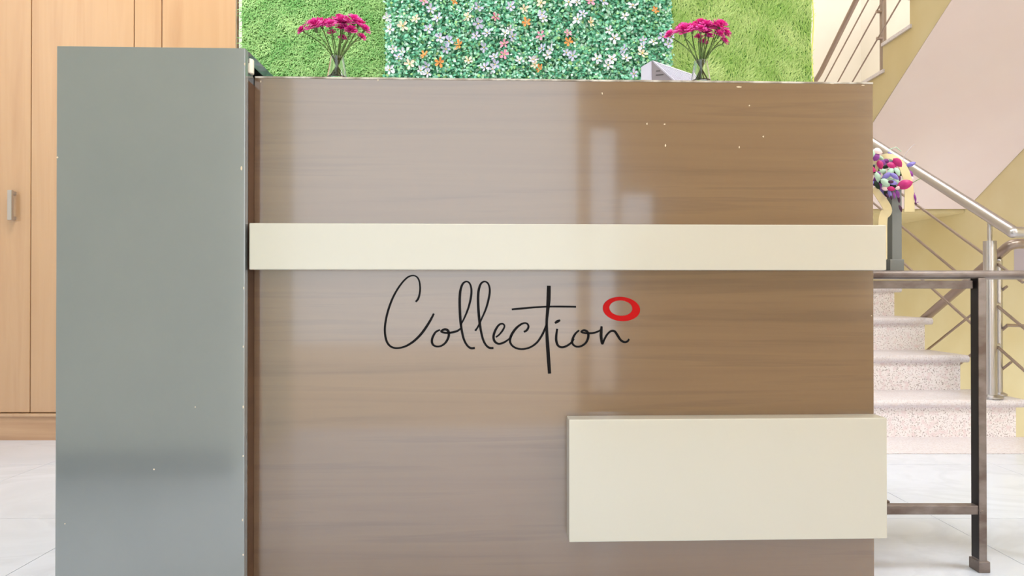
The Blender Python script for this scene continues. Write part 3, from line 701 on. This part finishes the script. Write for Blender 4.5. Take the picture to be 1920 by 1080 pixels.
# ------------------------------------------------------------------ iron table beside the desk
TY = 1.575
tb = thing('iron_table', 'dark brown painted iron table with square legs right of the desk', 'table', (1.0, TY, 0))
def t_(o): o.location = -tb.location; return o
zt1, zt0 = at(1700, 507, TY).z, at(1700, 522, TY).z
r = (zt1 - zt0) / 2; prof = []
tdep = .15
for k in range(9):
    a = PI / 2 + PI * k / 8; prof.append((TY + r + r * math.cos(a), zt0 + r + r * math.sin(a)))
prof += [(TY + tdep, zt0), (TY + tdep, zt1)]
t_(MB().prism(prof, 'x', .80, 1.45).build('tabletop', M['iron'], tb, True))
lx0 = at(1835.5, 800, TY).x; lx1 = at(1850, 800, TY).x
za1, za0 = at(1700, 526, TY + .012).z, at(1700, 541, TY + .012).z
t_(MB().box(.81, lx0 - .004, TY + .012, TY + .034, za0, za1, .002).build('apron', M['iron'], tb))
def leg(x0, x1):
    L_ = t_(MB().box(x0, x1, TY, TY + .0275, .002, zt0 + .001, .0012).build('leg', M['iron'], tb))
    MB().box(x0 - .0035, x1 + .005, TY - .004, TY + .032, 0, .026, .002).build('foot', M['iron'], L_)
    MB().box(x0 - .0007, x0, TY + .0012, TY + .0263, .03, zt0).build('shaded_face', M['iron_shade'], L_)  # thin dark sheet, the leg's side shade put into colour
leg(lx0, lx1); leg(.805, .805 + lx1 - lx0)
zs1, zs0 = at(1750, 948, TY + .004).z, at(1750, 965, TY + .004).z
t_(MB().box(.805 + .02, lx0 + .002, TY + .003, TY + .025, zs0, zs1, .002).build('stretcher', M['iron'], tb))
bq = at(1662, 941, TY + .03)
t_(MB().box(bq.x - .014, bq.x + .006, TY + .0252, TY + .12, bq.z - .012, bq.z + .004, .002).build('stretcher', M['iron'], tb))
t_(MB().box(bq.x - .014, bq.x + .006, TY + .1205, TY + .1455, .002, zt0 + .001, .0012).build('leg', M['iron'], tb))
t_(MB().box(1.31, 1.31 + .02, TY + .05, TY + .07, .002, zt0 + .001, .0012).build('leg', M['iron'], tb))
t_(MB().tube([(lx0 - .003, TY + .012, zs1 - .004), (lx0 + .008, TY + .004, zs0 + .006)], .007, 8).build('weld', M['iron'], tb, True))

# ------------------------------------------------------------------ orchid arrangement on the table
OY = 1.63
P_ = lambda u, v, dy=0.0: at(u, v, OY + dy)
oa = thing('orchid_arrangement', 'purple and magenta orchid arrangement with cream ribbon on grey stand at the iron table', 'flower arrangement', (at(1676, 506, OY).x, OY, zt1))
def a_(o): o.location = -oa.location; return o
p0, p1 = P_(1667.5, 500), P_(1685.5, 356)
sd_ = a_(MB().box(p0.x, p1.x, OY - .012, OY + .012, zt1 + .02, p1.z, .0015).build('stand', M['stand'], oa))
a0, a1 = P_(1660.5, 506), P_(1686.5, 487)
a_(MB().box(a0.x, a1.x, OY - .02, OY + .02, zt1 + .0002, a1.z, .0015).build('stand_base', M['stand'], oa))
def strip(path, w, nm='ribbon'):        # a cloth band: path of (px, py, dy), width seen, thin but solid
    P = [P_(*p) for p in path]; dense = cr([tuple(p) for p in P], 6); mb = MB(); vs2 = []
    n_ = len(dense)
    ws = np.interp(np.linspace(0, 1, n_), np.linspace(0, 1, len(w)), w)
    for i, p in enumerate(dense):
        a = dense[min(n_ - 1, i + 1)] - dense[max(0, i - 1)]; tv = Vector(a).normalized(); side = tv.cross(Vector((.25, -1, .1))).normalized() * (ws[i] / 780 / 2)
        nv = side.cross(tv).normalized() * .0006; p = Vector(p)
        vs2 += [p + side + nv, p - side + nv, p - side - nv, p + side - nv]
    fs2 = []
    for i in range(n_ - 1):
        q = 4 * i; fs2 += [(q + j, q + (j + 1) % 4, q + 4 + (j + 1) % 4, q + 4 + j) for j in range(4)]
    fs2 += [(0, 1, 2, 3), (4 * n_ - 1, 4 * n_ - 2, 4 * n_ - 3, 4 * n_ - 4)]
    a_(mb.add(vs2, fs2).build(nm, M['ribbon'], oa, True))
strip([(1643, 322, 0), (1647, 302, -.004), (1659, 293, -.008), (1674, 295, -.012), (1688, 306, -.014), (1698, 325, -.012), (1703, 345, -.008), (1705, 370, -.004), (1705, 397, -.002)], [8, 8, 9, 11, 16, 20, 20, 22, 24])
strip([(1638, 352, -.008), (1648, 366, -.012), (1658, 380, -.016), (1664, 394, -.016), (1657, 404, -.016), (1655, 420, -.016), (1655, 450, -.016), (1655, 486, -.016)], [14, 17, 19, 20, 19, 20, 20, 20])
strip([(1641, 300, .01), (1630, 330, .006), (1627, 370, 0), (1630, 410, 0)], [14, 16, 18, 18])
def petal_mesh(m):
    mb = MB(); V = []; N1 = 6; N2 = 4
    for i in range(N1 + 1):
        s = i / N1; w = math.sin(PI * (s ** .8)) ** .75 * .42 + .03
        for j in range(N2 + 1):
            t = j / N2 * 2 - 1; V.append((s - .5, -.22 * (1 - t * t) * w - .10 * math.sin(PI * s), t * w))
    F = [(i * (N2 + 1) + j, (i + 1) * (N2 + 1) + j, (i + 1) * (N2 + 1) + j + 1, i * (N2 + 1) + j + 1) for i in range(N1) for j in range(N2)]
    nv = len(V); V += [(a, b + .03, c) for a, b, c in V]; F += [tuple(q + nv for q in f)[::-1] for f in F]
    return mb.add(V, F).mesh('petal', m, True)
PM = {k: petal_mesh(M[k]) for k in ('magenta', 'purple', 'violet', 'mint', 'plum', 'pale', 'dgreen')}
def petal(k, u, v, L, ang, w=1.0, dy=-.02, ry=0.0, nm='petal'):
    o = put(nm, PM[k], oa); o.location = P_(u, v, dy) - oa.location; s = L / 775
    o.scale = (s, s, s * w * .78); o.rotation_euler = Euler((random.uniform(-.3, .3), math.radians(ang), ry)); return o
for a in [('magenta', 1650, 309, 18, 70, .9), ('magenta', 1672, 311, 20, 20, .9), ('magenta', 1683, 305, 22, 45, .85), ('magenta', 1697, 346, 30, -18, .85, -.03), ('magenta', 1671, 354, 16, 8, .8, -.03),
          ('purple', 1643, 294, 18, -60, .9), ('pale', 1646, 284, 18, 15, 1.0), ('purple', 1655, 305, 14, 40, .8), ('purple', 1706, 326, 16, 40, .9, .0), ('pale', 1709, 336, 12, 60, 1.0, .0),
          ('violet', 1708, 308, 20, -20, .6, .0), ('violet', 1662, 329, 20, -35, .7, -.026), ('violet', 1677, 331, 20, 35, .6, -.028), ('mint', 1669, 323, 22, -60, .8, -.022), ('mint', 1682, 322, 18, 60, .8, -.024),
          ('mint', 1645, 332, 20, 80, .8), ('mint', 1660, 343, 22, 40, .8, -.028), ('violet', 1674, 343, 18, 10, .8, -.027), ('plum', 1670, 341, 12, 0, .7, -.032), ('mint', 1681, 341, 14, 70, .9, -.024),
          ('pale', 1660, 354, 14, 10, .8, -.027), ('purple', 1656, 355, 12, 30, .8), ('pale', 1684, 352, 12, -20, .8, -.03), ('violet', 1668, 364, 16, 75, .6, -.026), ('purple', 1676, 366, 14, 80, .6, -.026),
          ('plum', 1663, 367, 10, 60, .6, -.028), ('plum', 1671, 371, 9, 80, .6, -.03), ('purple', 1683, 364, 16, 75, .6, -.02), ('plum', 1685, 374, 14, 80, .5, -.018), ('plum', 1688, 391, 14, 70, .6, -.02),
          ('purple', 1715, 371, 18, 75, .35, .0), ('plum', 1717, 382, 6, 30, .8, .0), ('mint', 1651, 296, 14, 30, .7, -.012), ('violet', 1669, 289, 12, 40, .6, .0), ('mint', 1655, 321, 14, -10, .8), ('purple', 1648, 326, 12, 60, .7),
          ('magenta', 1632, 318, 22, 10, .9), ('purple', 1626, 300, 20, 40, .8), ('violet', 1630, 345, 20, -30, .8), ('magenta', 1622, 336, 22, -60, .8), ('mint', 1636, 288, 18, 70, .8)]:
    petal(*a)
for a in [('dgreen', 1644, 349, 22, 65, .7, -.004), ('dgreen', 1652, 340, 18, 30, .6, -.004), ('dgreen', 1662, 312, 18, -20, .6, .0), ('dgreen', 1660, 360, 20, 80, .6, .0), ('dgreen', 1676, 320, 22, 10, .6, .004), ('dgreen', 1672, 348, 24, 40, .7, .004), ('dgreen', 1640, 318, 26, 40, .7, .006)]:
    petal(*a, nm='leaf')
ro = random.Random(4)
for k in range(34):
    u, v = ro.uniform(1640, 1690), ro.uniform(298, 362)
    if (u - 1664) ** 2 / 28 ** 2 + (v - 330) ** 2 / 36 ** 2 > 1: continue
    petal(ro.choice(['violet', 'mint', 'purple', 'pale', 'purple', 'dgreen', 'violet']), u, v, ro.uniform(15, 22), ro.uniform(0, 180), ro.uniform(.7, 1.0), ro.uniform(.0, .02))
def wire(lst, rr, m, nm):
    a_(MB().tube([P_(*p) for p in lst], rr, 6).build(nm, m, oa, True))
wire([(1676, 345, .0), (1688, 310, .004), (1700, 285, .004), (1711, 273, .004), (1716, 271, .004)], .0008, M['box'], 'sprig')
wire([(1676, 340, .0), (1695, 318, .002), (1706, 312, .002)], .001, M['stem'], 'sprig')
wire([(1680, 350, .0), (1700, 352, .004), (1714, 362, .003), (1717, 381, .001), (1722, 379, .001)], .0009, M['purple'], 'sprig')
wire([(1682, 346, .0), (1703, 335, .004), (1712, 342, .004), (1727, 334, .004)], .001, M['stem'], 'sprig')
wire([(1670, 345, .002), (1660, 300, .004), (1668, 280, .004), (1680, 276, .004), (1690, 284, .004)], .0009, M['mint'], 'sprig')
